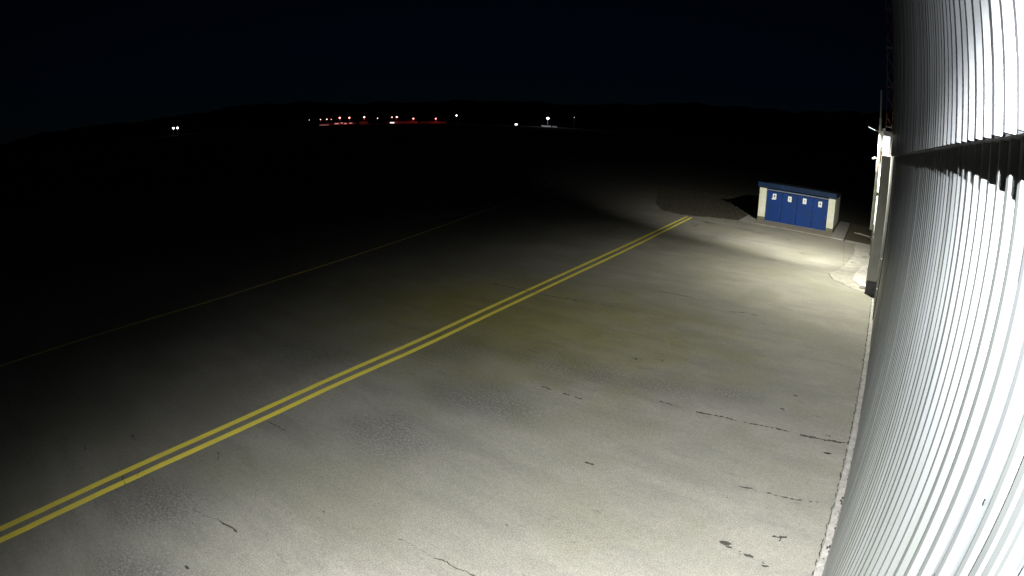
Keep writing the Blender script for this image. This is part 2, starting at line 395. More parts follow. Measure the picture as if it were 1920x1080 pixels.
for pts, w, gp in cracks.values(): ribbon(mb, pts, w, 0.004, gap=gp)
struct(mb.build('pavement_crack', crack_m))

def blob(mb, x, y, r, z, k=11, sx=1.6, sy=0.8):
    ph = random.random() * 6
    pts = [(x + sx * r * math.cos(a) * (0.7 + 0.5 * random.random()), y + sy * r * math.sin(a) * (0.7 + 0.5 * random.random())) for a in [2 * math.pi * i / k + ph for i in range(k)]]
    n0 = len(mb.v)
    mb.add([(x, y, z)] + [(a, b, z) for a, b in pts], [(0, i + 1, (i + 1) % k + 1) for i in range(k)])
mb = MB()
for x, y, r in ((-1.11, 7.72, .07), (-1.02, 7.64, .035), (-0.64, 7.57, .05), (-0.72, 7.58, .02), (-0.82, 7.62, .015), (-0.80, 7.55, .014), (-0.34, 7.43, .035), (-0.37, 7.5, .02), (-0.29, 7.45, .02),
                (-6.96, 1.95, .04), (-4.19, 8.7, .04), (-4.10, 8.7, .035), (-1.19, 14.21, .04), (-1.36, 13.24, .04), (0.03, 11.6, .05), (0.09, 11.62, .04),
                (-6.69, 4.54, .018), (-4.28, 6.26, .018), (-1.5, 9.0, .014), (-7.9, 2.6, .014), (-3.2, 6.5, .012)):
    blob(mb, x, y, r, 0.005)
# crumbled gaps along the kerb strip
y = 6.6
while y < 15:
    blob(mb, 0.645 + random.uniform(-0.02, 0.012), y, random.uniform(0.008, 0.03), 0.0275, sx=0.8, sy=1.5)
    if random.random() < 0.5: blob(mb, 0.60 + random.uniform(-0.06, 0.04), y + 0.05, random.uniform(0.006, 0.02), 0.0275, sx=0.9, sy=1.2)
    y += random.uniform(0.06, 0.42)
for x, y, r in ((0.62, 8.35, .035), (0.58, 8.3, .03), (0.64, 8.2, .03), (0.62, 9.95, .03), (0.60, 9.85, .03), (0.63, 9.75, .03)): blob(mb, x, y, r, 0.028, sx=0.9, sy=1.4)
struct(mb.build('tar_spot', crack_m))
mb = MB()
for x, y, r in ((-15.39, 7.12, .16), (-16.83, 5.93, .2), (-11.38, 2.88, .11), (-11.66, 1.72, .08), (-11.19, 9.12, .07), (-12.51, 7.76, .06), (-13.47, 0.33, .08), (-11.7, 39.9, .42), (-11.2, 39.7, .30), (-12.0, 38.4, .28), (-11.68, 37.6, .22), (-9.4, 39.8, .50), (-8.7, 39.6, .35), (-7.8, 39.0, .35), (-6.0, 38.4, .40), (-16.02, 12.53, .16), (-5.5, 14.02, .14), (-5.05, 14.35, .10),
                (-1.16, 12.18, .07), (-0.45, 12.2, .09), (-0.1, 12.42, .08), (-3.9, 34.5, .25), (-5.2, 31.0, .25), (-10.5, 41.6, .35), (-4.3, 43.9, .12), (0.1, 12.24, .07), (-0.2, 37.2, .2), (-1.0, 34.6, .2), (-0.9, 35.9, .3)):
    for q in range(14):
        t = random.random() ** .6; a = random.random() * 6.283
        blob(mb, x + 2.2 * r * t * math.cos(a), y + .8 * r * t * math.sin(a), r * random.uniform(.06, .30) * (1.3 - t), (0.0075 if y < 43 else 0.045) + q * .0002, k=13, sx=1.9, sy=0.7)
struct(mb.build('oil_stain', stain_m))

# painted lines
def line(name, pts, w, m, z=0.004):
    mb = MB(); L = []
    # smooth by Catmull-Rom
    P = [pts[0]] + pts + [pts[-1]]
    for i in range(1, len(P) - 2):
        for k in range(8):
            t = k / 8
            q = [0.5 * ((2 * P[i][a]) + (-P[i - 1][a] + P[i + 1][a]) * t + (2 * P[i - 1][a] - 5 * P[i][a] + 4 * P[i + 1][a] - P[i + 2][a]) * t * t + (-P[i - 1][a] + 3 * P[i][a] - 3 * P[i + 1][a] + P[i + 2][a]) * t ** 3) for a in (0, 1)]
            L.append(q)
    L.append(list(pts[-1]))
    prev = None
    for i, (x, y) in enumerate(L):
        a = L[max(i - 1, 0)]; b = L[min(i + 1, len(L) - 1)]
        d = math.hypot(b[0] - a[0], b[1] - a[1]); ux, uy = (b[0] - a[0]) / d, (b[1] - a[1]) / d
        e1 = w / 2 + random.uniform(-.004, .004); e2 = w / 2 + random.uniform(-.004, .004)
        cur = ((x - uy * e1, y + ux * e1, z), (x + uy * e2, y - ux * e2, z))
        if prev: mb.add([prev[0], prev[1], cur[1], cur[0]], [(0, 1, 2, 3)])
        prev = cur
    return struct(mb.build(name, m))
near = [(-9.43, -2.2), (-9.52, -1.0), (-9.86, 2.09), (-10.16, 5.74), (-10.38, 8.08), (-10.55, 11.01), (-10.81, 13.93), (-10.98, 15.86), (-11.92, 27.27), (-12.45, 32.9), (-13.23, 41.03)]
far_ = [(-9.78, -2.2), (-9.86, -0.95), (-10.20, 2.15), (-10.52, 5.8), (-10.74, 8.15), (-10.94, 11.2), (-11.20, 14.0), (-11.38, 16.0), (-12.36, 27.6), (-12.87, 33.1), (-13.62, 41.2)]
line('yellow_line', near, 0.16, pm)
line('yellow_line', far_, 0.16, pm)
line('faded_line', [(-18.2, -5.0), (-18.44, 0.4), (-18.71, 4.59), (-18.98, 8.81), (-19.34, 11.3), (-20.25, 16.47), (-21.91, 23.42), (-24.9, 33.6), (-27.5, 41.5), (-31, 51)], 0.13, fm)

# shed forecourt, slabs and verges
mb = MB(); mb.poly([(-9.25, 45.7), (-9.05, 43.15), (-3.1, 42.85), (-3.1, 45.7)], -0.02, 0.035); struct(mb.build('paved_strip', pav_m))
mb = MB(); mb.poly([(-3.06, 42.75), (-2.05, 42.68), (-2.12, 53.8), (-3.1, 53.8)], -0.02, 0.06); struct(mb.build('concrete_path', slab_m))
mb = MB()
mb.add([(-10.27, 43.4, 0.0), (-9.07, 43.05, 0.0), (-9.27, 45.4, 0.03), (-10.30, 46.9, 0.09), (-10.27, 43.4, -0.05), (-9.07, 43.05, -0.05)], [(0, 1, 2, 3), (0, 4, 5, 1)])
struct(mb.build('concrete_ramp', slab_m))
mb = MB(); mb.sheet([(-1.99, 30.3), (-1.85, 29.62), (-1.65, 28.97), (-1.10, 28.45), (-0.51, 27.78), (0.21, 27.47), (0.62, 27.4), (0.62, 42.4), (-1.0, 42.45), (-1.1, 40.0), (-1.0, 37.0), (-1.30, 33.2), (-1.6, 31.4)], 0.0035)
struct(mb.build('screed_patch', beige_m))
mb = MB(); mb.poly([(-0.62, 29.55), (-0.22, 28.95), (0.08, 28.9), (0.10, 34.9), (-0.25, 34.2), (-0.62, 31.2)], -0.01, 0.03); struct(mb.build('doorstep_slab', white_slab_m))
mb = MB(); mb.poly([(-1.95, 42.5), (0.6, 42.5), (0.6, 43.1), (-1.95, 43.2)], -0.02, 0.02); struct(mb.build('kerb_edge', slab_m))

# grass on the verges (stuff)
mb = MB()
def tuft(x, y, h):
    for _ in range(4):
        a = random.random() * 6.283; l = h * random.uniform(.5, 1); t = random.uniform(.1, .7)
        dx, dy = math.cos(a), math.sin(a); w = .012
        mb.add([(x - dy * w, y + dx * w, -0.03), (x + dy * w, y - dx * w, -0.03), (x + dx * l * t, y + dy * l * t, l)], [(0, 1, 2)])
def inside(x, y):
    c = False; n = len(edge)
    for i in range(n):
        (x0, y0), (x1, y1) = edge[i], edge[(i + 1) % n]
        if (y0 > y) != (y1 > y) and x < (x1 - x0) * (y - y0) / (y1 - y0) + x0: c = not c
    return c
for _ in range(5200):
    x, y = random.uniform(-24, -9.4), random.uniform(41.6, 60)
    if inside(x, y) or (-10.4 < x and y < 47): continue
    tuft(x, y, random.uniform(.05, .16))
for _ in range(2600):
    x, y = random.uniform(-1.95, 0.5), random.uniform(43.3, 54)
    tuft(x, y, random.uniform(.03, .12) * (0.6 if y < 46 else 1))
tag(mb.build('grass', grass_m), 'short dry grass and weeds on the verges around the shed', 'grass', kind='stuff')

# hills on the far side
mb = MB(); K_ = 160; prof = []
for i in range(K_ + 1):
    az = -125 + 190 * i / K_
    el = 1.55 + 0.35 * math.sin(az * 0.09) + 0.18 * math.sin(az * 0.31 + 1) + 0.08 * math.sin(az * 0.9)
    if az > -40: el += (az + 40) * 0.07
    a = R(az)
    for rr, ff in ((3000, 0.0), (3900, 0.55), (4600, 1.0), (6200, 0.6)):
        h = 4600 * math.tan(R(max(el, .5))) * ff * (1 + .04 * math.sin(az * 1.7 + rr)) - (1 if ff == 0 else 0)
        prof.append((rr * math.sin(a), rr * math.cos(a), h))
mb.add(prof, [(i * 4 + j, (i + 1) * 4 + j, (i + 1) * 4 + j + 1, i * 4 + j + 1) for i in range(K_) for j in range(3)])
struct(mb.build('hills', hill_m, smooth=True))

# ------------------------------------------------------------------ hangar
hangar = empty('hangar', (0.7, 8, 0), 'large white ribbed metal hangar wall along the right side, upper storey overhanging the lower', 'building')
PITCH = 0.246
def rib_profile(y0, y1, phase, x_out, depth):
    """list of (x, y) along the wall; phase = a far edge of an outer flange"""
    pts = []
    k = math.floor((y0 - phase) / PITCH)
    while phase + k * PITCH < y1 + PITCH:
        e = phase + k * PITCH
        j = random.uniform(-.0025, .0025); d = depth + random.uniform(-.002, .002)
        tw = random.uniform(-.003, .003)
        for yy, xx in ((e - .052, x_out + j), (e - .046, x_out + j - .002), (e - .005, x_out + j + tw - .002), (e, x_out + j + tw), (e + .010, x_out + d * .80), (e + .06, x_out + d * .92), (e + .12, x_out + d), (e + .172, x_out + d + tw * .3)):
            pts.append((xx, yy))
        k += 1
    pts = [p for p in pts if y0 <= p[1] <= y1]
    return [(pts[0][0], y0)] + pts + [(pts[-1][0], y1)]
def ribbed(name, y0, y1, z0, z1, phase, x_out, depth, m, nz=6):
    mb = MB(); pr = rib_profile(y0, y1, phase, x_out, depth)
    n = len(pr)
    for i in range(nz + 1):
        z = z0 + (z1 - z0) * i / nz
        for q, (x, y) in enumerate(pr):
            w = .0035 * math.sin(z * 1.3 + y * 2.1) + .002 * math.sin(z * 3.1 + y * .7)
            mb.v.append((x + w, y, z))
    for i in range(nz):
        for q in range(n - 1):
            mb.f.append((i * n + q, i * n + q + 1, (i + 1) * n + q + 1, (i + 1) * n + q)); mb.m.append(0)
    # thickness: the sheet's own bottom edge turned inward
    b = len(mb.v)
    for x, y in pr: mb.v.append((x + .004, y, z0))
    for q in range(n - 1): mb.f.append((q, b + q, b + q + 1, q + 1)); mb.m.append(0)
    return mb.build(name, m, hangar)
PH = 1.67
ribbed('wall_panel', -5.0, 1.29, .03, 6.20, PH, .63, .041, metal_low)
ribbed('wall_panel', 1.52, 6.305, .03, 6.20, PH, .63, .041, metal_low)
ribbed('wall_panel', 6.36, 13.2, .03, 6.20, PH, .63, .041, metal_low)
ribbed('wall_panel', 13.215, 23.0, .03, 6.20, PH, .63, .041, metal_low)
ribbed('overhang_panel', -5.0, 9.4, 6.19, 16.0, 2.02, .510, .046, metal_up, 8)
ribbed('overhang_panel', 9.415, 23.2, 6.19, 16.0, 2.02, .510, .046, metal_up, 8)
mb = MB(); mb.box(.56, .70, -5.0, 23.18, 6.205, 6.235); mb.build('soffit', soffit_m, hangar)
# joint trim close to the camera: stepped cover strip
mb = MB()
for (xa, ya), (xb, yb) in zip([(.655, 1.285), (.625, 1.30), (.625, 1.335), (.612, 1.345), (.612, 1.40), (.622, 1.408), (.622, 1.425), (.606, 1.43), (.606, 1.485), (.640, 1.50), (.636, 1.512), (.650, 1.525)][:-1],
                              [(.655, 1.285), (.625, 1.30), (.625, 1.335), (.612, 1.345), (.612, 1.40), (.622, 1.408), (.622, 1.425), (.606, 1.43), (.606, 1.485), (.640, 1.50), (.636, 1.512), (.650, 1.525)][1:]):
    mb.add([(xa, ya, .03), (xb, yb, .03), (xb, yb, 6.2), (xa, ya, 6.2)], [(0, 1, 2, 3)])
mb.build('joint_trim', trim_m, hangar)
mb = MB(); mb.box(.668, .70, -5.0, 26.8, .0, 6.2); mb.build('backing_wall', dark_m, hangar)
mb = MB(); mb.box(.60, .667, 23.01, 26.75, .03, 6.19, bev=.006); mb.build('end_panel', trim_m, hangar)
for z in (1.0, 2.2, 3.7, 5.0):
    mb = MB(); mb.tube([(.60, 24.0, z), (.57, 24.0, z)], .022, 8); mb.build('bolt', handle_m, hangar)
mb = MB(); mb.box(.70, 30, -5.0, 26.8, .0, 16.0); mb.build('building_core', dark_m, hangar)
# parapet flashing
mb = MB(); mb.box(.50, .72, -5.0, 23.2, 16.0, 16.12); mb.build('parapet_flashing', trim_m, hangar)
# a moth and a paint flake on the wall
mb = MB(); mb.ball((.622, 1.725, 5.115), .007, sx=.5, sz=1.5); mb.ball((.622, 1.725, 5.128), .004)
o = mb.build('moth', crack_m); tag(o, 'tiny dark moth sitting on the brightly lit ribbed wall near the camera', 'insect')

# ------------------------------------------------------------------ pier, pole and neighbouring building at the far end
pier = empty('concrete_pier', (.35, 27.5, 0), 'tall pale grey pier with a dark base at the far end of the hangar', 'pillar')
mb = MB(); mb.box(.115, .575, 27.3, 27.9, .62, 6.19, bev=.012); mb.build('shaft', pier_m, pier)
mb = MB(); mb.box(.095, .60, 27.27, 27.9, .0, .62, bev=.015); mb.build('plinth', plinth_m, pier)
box = empty('lit_box', (.34, 27.5, 6.2), 'glowing white box on top of the grey pier beside the hangar', 'light box')
mb = MB(); mb.box(.17, .50, 27.35, 27.8, 6.20, 7.08, bev=.02); mb.build('lit_panel', glow_box_m, box)
mb = MB(); mb.box(.15, .52, 27.33, 27.82, 7.08, 7.13, bev=.01); mb.build('cap', pipe_dark_m, box)

pole = empty('lamp_pole', (-.04, 28.4, 0), 'tall thin weathered pole with a lamp arm left of the grey pier', 'pole')
mb = MB()
def slant(z): return -.10 + .0 * z
mb.tube([(.12, 28.45, .03), (.10, 28.45, 1.2), (.05, 28.4, 3.0)], .045, 10)
for z in (.25, .9, 1.6, 2.3): mb.tube([(.11 - z * .02, 28.44, z), (.11 - z * .02, 28.44, z + .05)], .075, 10)
mb.build('lower_conduit', pipe_m, pole)
mb = MB(); mb.box(-.115, .05, 28.3, 28.45, 2.75, 5.6, bev=.015); mb.build('cable_box', pipe_m, pole)
mb = MB(); mb.box(-.075, .045, 28.32, 28.43, 5.61, 7.9, bev=.01); mb.build('middle_section', pipe_m, pole)
mb = MB(); mb.box(-.06, .02, 28.33, 28.42, 7.91, 9.2, bev=.01); mb.build('upper_section', pipe_dark_m, pole)
mb = MB(); mb.box(-.005, .06, 28.27, 28.31, 5.2, 6.3); mb.build('rusty_bracket', rust_m, pole)
mb = MB(); mb.box(-.21, .17, 28.2, 28.7, .03, .17, bev=.02); mb.build('foot', white_paint_m, pole)
mb = MB(); mb.box(-.115, -.06, 28.26, 28.30, 5.42, 5.95); mb.build('white_tag', white_paint_m, pole)

lamp = empty('wall_lamp', (-.1, 28.35, 7.3), 'slim flat lamp on an arm sticking out left from the tall pole', 'lamp')
mb = MB(); mb.tube([(-.06, 28.36, 7.26), (-.25, 28.37, 7.30)], .02, 8); mb.build('arm', lamp_body_m, lamp)
th = math.atan2(.13, .42)
mb = MB()
def tilt_box(x0, x1, y0, y1, z0, z1, mi=0):
    c, s = math.cos(th), math.sin(th)
    base = [(x, y, z) for x in (x0, x1) for y in (y0, y1) for z in (z0, z1)]
    vs = [(-.22 - (x * c - z * s), y, 7.29 + x * s + z * c) for x, y, z in base]
    return vs
vs = tilt_box(0, .43, 28.22, 28.52, -.012, .018)
mb.add(vs, [(0, 1, 3, 2), (4, 6, 7, 5), (0, 4, 5, 1), (2, 3, 7, 6), (0, 2, 6, 4), (1, 5, 7, 3)]); mb.build('housing', lamp_body_m, lamp)
mb = MB(); vs = tilt_box(.04, .39, 28.25, 28.49, -.020, -.013)
mb.add(vs, [(0, 1, 3, 2), (4, 6, 7, 5), (0, 4, 5, 1), (2, 3, 7, 6), (0, 2, 6, 4), (1, 5, 7, 3)]); mb.build('lens', lens_m, lamp)

cam_o = empty('security_camera', (-.27, 28.3, 6.0), 'small dark camera on a short bracket on the tall pole below the lamp', 'camera')
mb = MB(); mb.tube([(-.10, 28.36, 6.02), (-.20, 28.32, 6.03)], .015, 8); mb.build('bracket', pipe_dark_m, cam_o)
mb = MB(); mb.tube([(-.20, 28.34, 6.03), (-.32, 28.20, 5.97)], .05, 12); mb.build('housing', pipe_dark_m, cam_o)
mb = MB(); mb.tube([(-.325, 28.195, 5.967), (-.335, 28.183, 5.962)], .035, 12); mb.build('lens', glass_m, cam_o)

fl = empty('small_floodlight', (.22, 28.0, 7.2), 'small floodlight on a bracket just above the glowing white box', 'lamp')
mb = MB(); mb.tube([(.20, 28.1, 7.15), (.20, 28.0, 7.45)], .018, 8); mb.build('bracket', pipe_dark_m, fl)
mb = MB(); mb.box(.10, .24, 27.95, 28.05, 7.32, 7.42, bev=.01); mb.build('housing', white_paint_m, fl)

# neighbouring building behind the pier, its white shutter frames edge-on
nb = empty('annex_building', (.6, 34, 0), 'grey annex building behind the pier with white frames down its edge', 'building')
mb = MB(); mb.box(.155, 8.0, 29.6, 44.0, .0, 6.4); mb.build('wall', bldg_m, nb)
mb = MB(); mb.box(.10, 8.1, 29.5, 44.1, 6.4, 6.55); mb.build('roof', pipe_dark_m, nb)
for z0, z1 in ((.45, 1.35), (1.42, 2.35), (2.5, 4.25), (4.45, 5.75), (6.6, 7.35)):
    mb = MB(); mb.box(.045 if z1 < 7 else .04, .165, 29.35, 29.55, z0, z1, bev=.008); mb.build('white_frame', white_paint_m, nb)
mb = MB(); mb.box(.05, .9, 29.56, 29.60, 6.56, 7.4); mb.build('parapet', bldg_m, nb)

# lattice mast
mast = empty('lattice_mast', (.43, 28.9, 0), 'rusty red and white lattice mast rising behind the pier', 'mast')
hw = .16; cx, cy = .43, 28.95
def lattice(z0, z1):
    b = MB(); n = max(1, round((z1 - z0) / .5))
    for sx in (-1, 1):
        for sy in (-1, 1):
            b.tube([(cx + sx * hw, cy + sy * hw, z0), (cx + sx * hw, cy + sy * hw, z1)], .017, 6)
    for i in range(n):
        a = z0 + (z1 - z0) * i / n; c = z0 + (z1 - z0) * (i + 1) / n
        s = 1 if i % 2 else -1
        for sy in (-1, 1):
            b.tube([(cx - s * hw, cy + sy * hw, a), (cx + s * hw, cy + sy * hw, c)], .010, 5)
            b.tube([(cx + sy * hw, cy - s * hw, a), (cx + sy * hw, cy + s * hw, c)], .010, 5)
    for sy in (-1, 1):
        b.box(cx - hw, cx + hw, cy + sy * hw - .015, cy + sy * hw + .015, z1 - .04, z1)
    return b
z = 0.0; i = 0
while z < 18:
    lattice(z, z + 1.9).build('mast_section', mast_red_m if i % 2 == 0 else mast_white_m, mast); z += 1.9; i += 1

# timber lying on the grass
mb = MB(); mb.tube([(-1.45, 47.9, .03), (-.9, 47.5, .06), (-.35, 47.2, .05), (-.02, 46.9, .04)], .055, 7); mb.tube([(-1.2, 47.75, .05), (-.95, 47.95, .07)], .025, 6)
tag(mb.build('timber_pole', twig_m), 'pale weathered pole lying in the weeds right of the shed', 'timber')

# ------------------------------------------------------------------ shed with four blue doors
shed = empty('storage_shed', (-6.2, 45.5, 0), 'low white walled shed with blue doors and blue fascia at the end of the apron', 'shed')
Y0 = 45.5
mb = MB(); mb.box(-9.26, -8.70, Y0, Y0 + 5.9, .30, 2.58, bev=.012); mb.build('pillar', white_wall_m, shed)
mb = MB(); mb.box(-3.70, -3.15, Y0, Y0 + 5.9, .30, 2.58, bev=.012); mb.build('pillar', white_wall_m, shed)
mb = MB(); mb.box(-9.275, -8.695, Y0 - .012, Y0 + 5.91, -.03, .30, bev=.01); mb.build('pillar_base', stain_base_m, shed)
mb = MB(); mb.box(-3.705, -3.138, Y0 - .012, Y0 + 5.91, -.03, .30, bev=.01); mb.build('pillar_base', stain_base_m, shed)
mb = MB(); mb.box(-8.695, -3.705, Y0 + 5.7, Y0 + 5.88, -.03, 2.58); mb.build('back_wall', white_wall_m, shed)
mb = MB(); mb.add([(-9.38, Y0 - .25, 2.60), (-3.06, Y0 - .25, 2.60), (-3.06, Y0 + 6.1, 2.595), (-9.38, Y0 + 6.1, 2.595),
                   (-9.38, Y0 - .25, 2.68), (-3.06, Y0 - .25, 2.68), (-3.06, Y0 + 6.1, 2.66), (-9.38, Y0 + 6.1, 2.66)],
                  [(0, 3, 2, 1), (4, 5, 6, 7), (0, 1, 5, 4), (1, 2, 6, 5), (2, 3, 7, 6), (3, 0, 4, 7)]); mb.build('roof', roof_m, shed)
mb = MB(); mb.box(-9.36, -3.09, Y0 - .31, Y0 - .255, 2.57, 2.93, bev=.006); mb.build('fascia', fascia_m, shed)
mb = MB(); mb.box(-8.69, -3.71, Y0 + .10, Y0 + .16, 2.36, 2.50, bev=.006); mb.build('door_rail', rail_m, shed)
mb = MB(); mb.box(-8.69, -3.71, Y0 + .34, Y0 + .40, 2.0, 2.58); mb.build('lintel', dark_m, shed)
W = (8.69 - 3.71) / 4
signs = [(-8.06, 1.95, .0), (-6.82, 1.93, .02), (-5.62, 1.96, .02), (-4.36, 1.93, .02)]
for i in range(4):
    x0 = -8.69 + W * i + .012; x1 = x0 + W - .024
    mb = MB(); mb.box(x0, x1, Y0 + .17, Y0 + .215, .05, 2.30, bev=.005)
    mb.box(x0 + .03, x1 - .03, Y0 + .163, Y0 + .1695, 1.18, 1.22)
    d = mb.build('door', blue_m, shed)
    hx = x1 - .10
    hb = MB(); hb.tube([(hx, Y0 + .17, .98), (hx, Y0 + .12, .98), (hx, Y0 + .12, 1.14), (hx, Y0 + .17, 1.14)], .012, 6); hb.build('handle', handle_m, d)
    sx, sz, t = signs[i]
    w, h = .145, .205
    sb = MB(); sb.box(sx - w, sx + w, Y0 + .150, Y0 + .162, sz - h, sz + h)
    # small printed pictogram: head and body, and two short lines of print below
    yk = Y0 + .1485
    km = 1
    s_ = (1.0, .72, .72, 1.0)[i]
    sb.add([(sx + .045 * s_ * math.cos(a), yk, sz + .085 + .045 * s_ * math.sin(a)) for a in [k * math.pi / 5 for k in range(10)]], [tuple(range(10))], km)
    sb.add([(sx - .065 * s_, yk, sz - .035), (sx + .065 * s_, yk, sz - .035), (sx + .045 * s_, yk, sz + .055), (sx - .045 * s_, yk, sz + .055)], [(0, 1, 2, 3)], km)
    for k in range(2):
        sb.add([(sx - .09, yk, sz - .10 - k * .045), (sx + .09, yk, sz - .10 - k * .045), (sx + .09, yk, sz - .09 - k * .045), (sx - .09, yk, sz - .09 - k * .045)], [(0, 1, 2, 3)], 2)
    if i == 0: sb.box(sx - w - .07, sx + .06, Y0 + .146, Y0 + .1485 - .001, sz - h - .03, sz - h + .05)
    sb.build('door_sign', [paper_m, ink_m if i in (0, 3) else red_print_m, red_print_m], d)
mb = MB(); mb.box(-8.69, -3.71, Y0 + .02, Y0 + .3, -.02, .045, bev=.01); mb.build('threshold', slab_m, shed)

# ------------------------------------------------------------------ far lights across the airfield
def far_pt(az, D): return (D * math.sin(R(az)), D * math.cos(R(az)))
def add_light(name, kind, loc, power, col, size=.25, parent=None, **k):
    l = bpy.data.lights.new(name, kind); l.energy = power; l.color = col
    if kind != 'AREA': l.shadow_soft_size = size
    for a, b in k.items(): setattr(l, a, b)
    o = bpy.data.objects.new(name, l); C.objects.link(o); o.location = loc
    if parent is not None: o.parent = parent; o.matrix_parent_inverse = parent_inv(parent)
    return o
def far_lamp(az, el, D, size, m, label, group=None, heads=1):
    x, y = far_pt(az, D); top = 6 + D * math.tan(R(el))
    t = empty('floodlight_mast', (x, y, 0), label, 'light mast', group)
    mb = MB(); mb.tube([(x, y, -.03), (x, y, top)], .22, 8, r1=.12); mb.build('pole', pole_m, t)
    a = R(az); px, py = math.cos(a), -math.sin(a)
    mb = MB(); mb.tube([(x - px * size, y - py * size, top), (x + px * size, y + py * size, top)], .10, 6); mb.build('crossarm', pole_m, t)
    for h in range(heads):
        s = (h - (heads - 1) / 2) * size * 1.1
        hx, hy = x + px * s, y + py * s
        fx, fy = hx - math.sin(a) * .5, hy - math.cos(a) * .5
        mb = MB(); mb.ball((fx, fy, top), size / 2, sx=1, sy=1, sz=.8); mb.build('lamp_head', m, t, smooth=True)
    return t, (x, y, top)
G1 = 'red lit floodlight masts far across the airfield'
reds = [(-54.39, .17, 1.2, 'd', 'dim leftmost lamp of the far row of reddish lights'),
 (-53.32, .18, 1.6, 'p', 'pinkish lamp second from the left in the far row'),
 (-52.71, .17, 2.0, 'p', 'pinkish lamp on a visible pole third from the left in the far row'),
 (-52.30, .15, 1.1, 'p', 'small pinkish lamp just right of a brighter one in the far row'),
 (-51.49, .27, 3.0, 'p', 'bright red haloed lamp fifth from the left in the far row'),
 (-50.58, .25, 2.8, 'p', 'bright pink lamp above small lit windows in the far row'),
 (-49.16, .27, 3.0, 'p', 'bright isolated red haloed lamp at the middle of the far row'),
 (-46.54, .23, 1.9, 'p', 'left lamp of the close pair in the far row'),
 (-46.09, .24, 2.9, 'p', 'brighter right lamp of the close pair in the far row'),
 (-44.53, .08, 2.6, 'p', 'low red haloed lamp right of the close pair'),
 (-42.43, .08, 2.4, 'p', 'low lamp at the right end of the red row')]
for az, el, sz, k, lab in reds:
    t, (x, y, top) = far_lamp(az, el, 900, sz * .85, far_pink_m if k == 'p' else far_dim_m, lab, G1)
    if sz > 2.3:
        a = R(az)
        add_light('red_glow', 'POINT', (x - math.sin(a) * 1, y - math.cos(a) * 1, top - 2.5), 700, (1.0, .02, .04), .5, t)
far_lamp(-47.90, .15, 900, 1.5, far_dim_m, 'small cool lamp standing alone in a gap of the far row')
far_lamp(-40.49, .40, 900, 1.9, far_lens_m, 'small white lamp higher than the red row at its right end')
far_lamp(-29.49, .62, 800, .8, far_dim_m, 'faint lamp rightmost of all the far lights')
far_lamp(-67.69, .30, 900, 2.5, far_lens_m, 'left one of the two white lights alone on the far left')
far_lamp(-67.26, .28, 900, 2.8, far_lens_m, 'right one of the two white lights alone on the far left')
t, (x, y, top) = far_lamp(-31.97, .40, 800, 3.2, far_lens_m, 'brightest white floodlight on a lit pole right of centre')
a = R(-31.97)
add_light('white_pool', 'POINT', (x - math.sin(a) * 5, y - math.cos(a) * 5, top - .5), 5000, (.9, .92, 1.0), .5, t)

def hall(name, az0, az1, D, h, m, label, wins=()):
    a = R((az0 + az1) / 2); c = far_pt((az0 + az1) / 2, D)
    wd = D * R(abs(az1 - az0)) / 2
    t = empty(name, (c[0], c[1], 0), label, 'building', rz=0)
    ux, uy = math.cos(a), -math.sin(a); vx, vy = math.sin(a), math.cos(a)
    def P_(s, d, z): return (c[0] + ux * s + vx * d, c[1] + uy * s + vy * d, z)
    def bx(b, s0, s1, d0, d1, z0, z1):
        b.add([P_(s, d, z) for s in (s0, s1) for d in (d0, d1) for z in (z0, z1)], [(0, 1, 3, 2), (4, 6, 7, 5), (0, 4, 5, 1), (2, 3, 7, 6), (0, 2, 6, 4), (1, 5, 7, 3)])
    b = MB(); bx(b, -wd, wd, 0, 12, -.03, h); b.build('wall', m, t)
    b = MB(); b.add([P_(-wd - .4, -.5, h), P_(wd + .4, -.5, h), P_(wd + .4, 12.5, h), P_(-wd - .4, 12.5, h), P_(-wd - .4, 6, h + 1.0), P_(wd + .4, 6, h + 1.0)],
                    [(0, 1, 5, 4), (3, 4, 5, 2), (0, 4, 3), (1, 2, 5), (0, 3, 2, 1)]); b.build('roof', roof_m, t)
    for (s, w, z0, z1, wm) in wins:
        b = MB(); bx(b, s - w / 2, s + w / 2, -.12, .05, z0, z1); b.build('window', wm, t)
    return t
hall('glow_block', -53.4, -50.0, 906, 3.0, red_block_m, 'long low block added to catch the red glow under the left lamps of the far row',  # low blocks added under the far lamps so their red glow shows
     ((-1, 6, 1.0, 2.4, lit_win_m), (6.5, 2.5, 1.6, 3.4, lit_win_m), (12, 4, .8, 2.2, lit_win_m), (20, 4.5, 1.2, 2.4, lit_win_m), (-20, 14, .1, .5, lit_win_m)))
hall('glow_block', -49.6, -48.8, 906, 4.0, red_block_m, 'small block added to catch the red glow under the isolated lamp of the far row')
hall('glow_block', -46.9, -44.1, 906, 3.6, red_block_m, 'block added to catch the red glow under the close pair of far lamps', ((-16, 6, .6, 2.0, lit_white_win_m),))
hall('glow_block', -43.9, -41.4, 906, 3.2, red_block_m, 'dim block added to catch the red glow at the right end of the far red row')
hall('pale_block', -32.55, -31.65, 812, 2.0, white_hall_m, 'low white block added to catch the light pool at the foot of the white floodlight')  # upright block added so the lamp's pool of light shows
hall('pale_block', -31.5, -31.1, 815, 1.6, white_hall_m, 'smaller pale hut right of the white floodlight pole')
hall('pale_block', -35.05, -34.75, 812, 3.0, white_hall_m, 'small hut with one bright window left of the white floodlight', ((0, 3.4, .5, 2.6, lit_white_win_m),))

# ------------------------------------------------------------------ light sources
def aim(o, d):
    o.rotation_euler = Vector(d).to_track_quat('-Z', 'Y').to_euler()
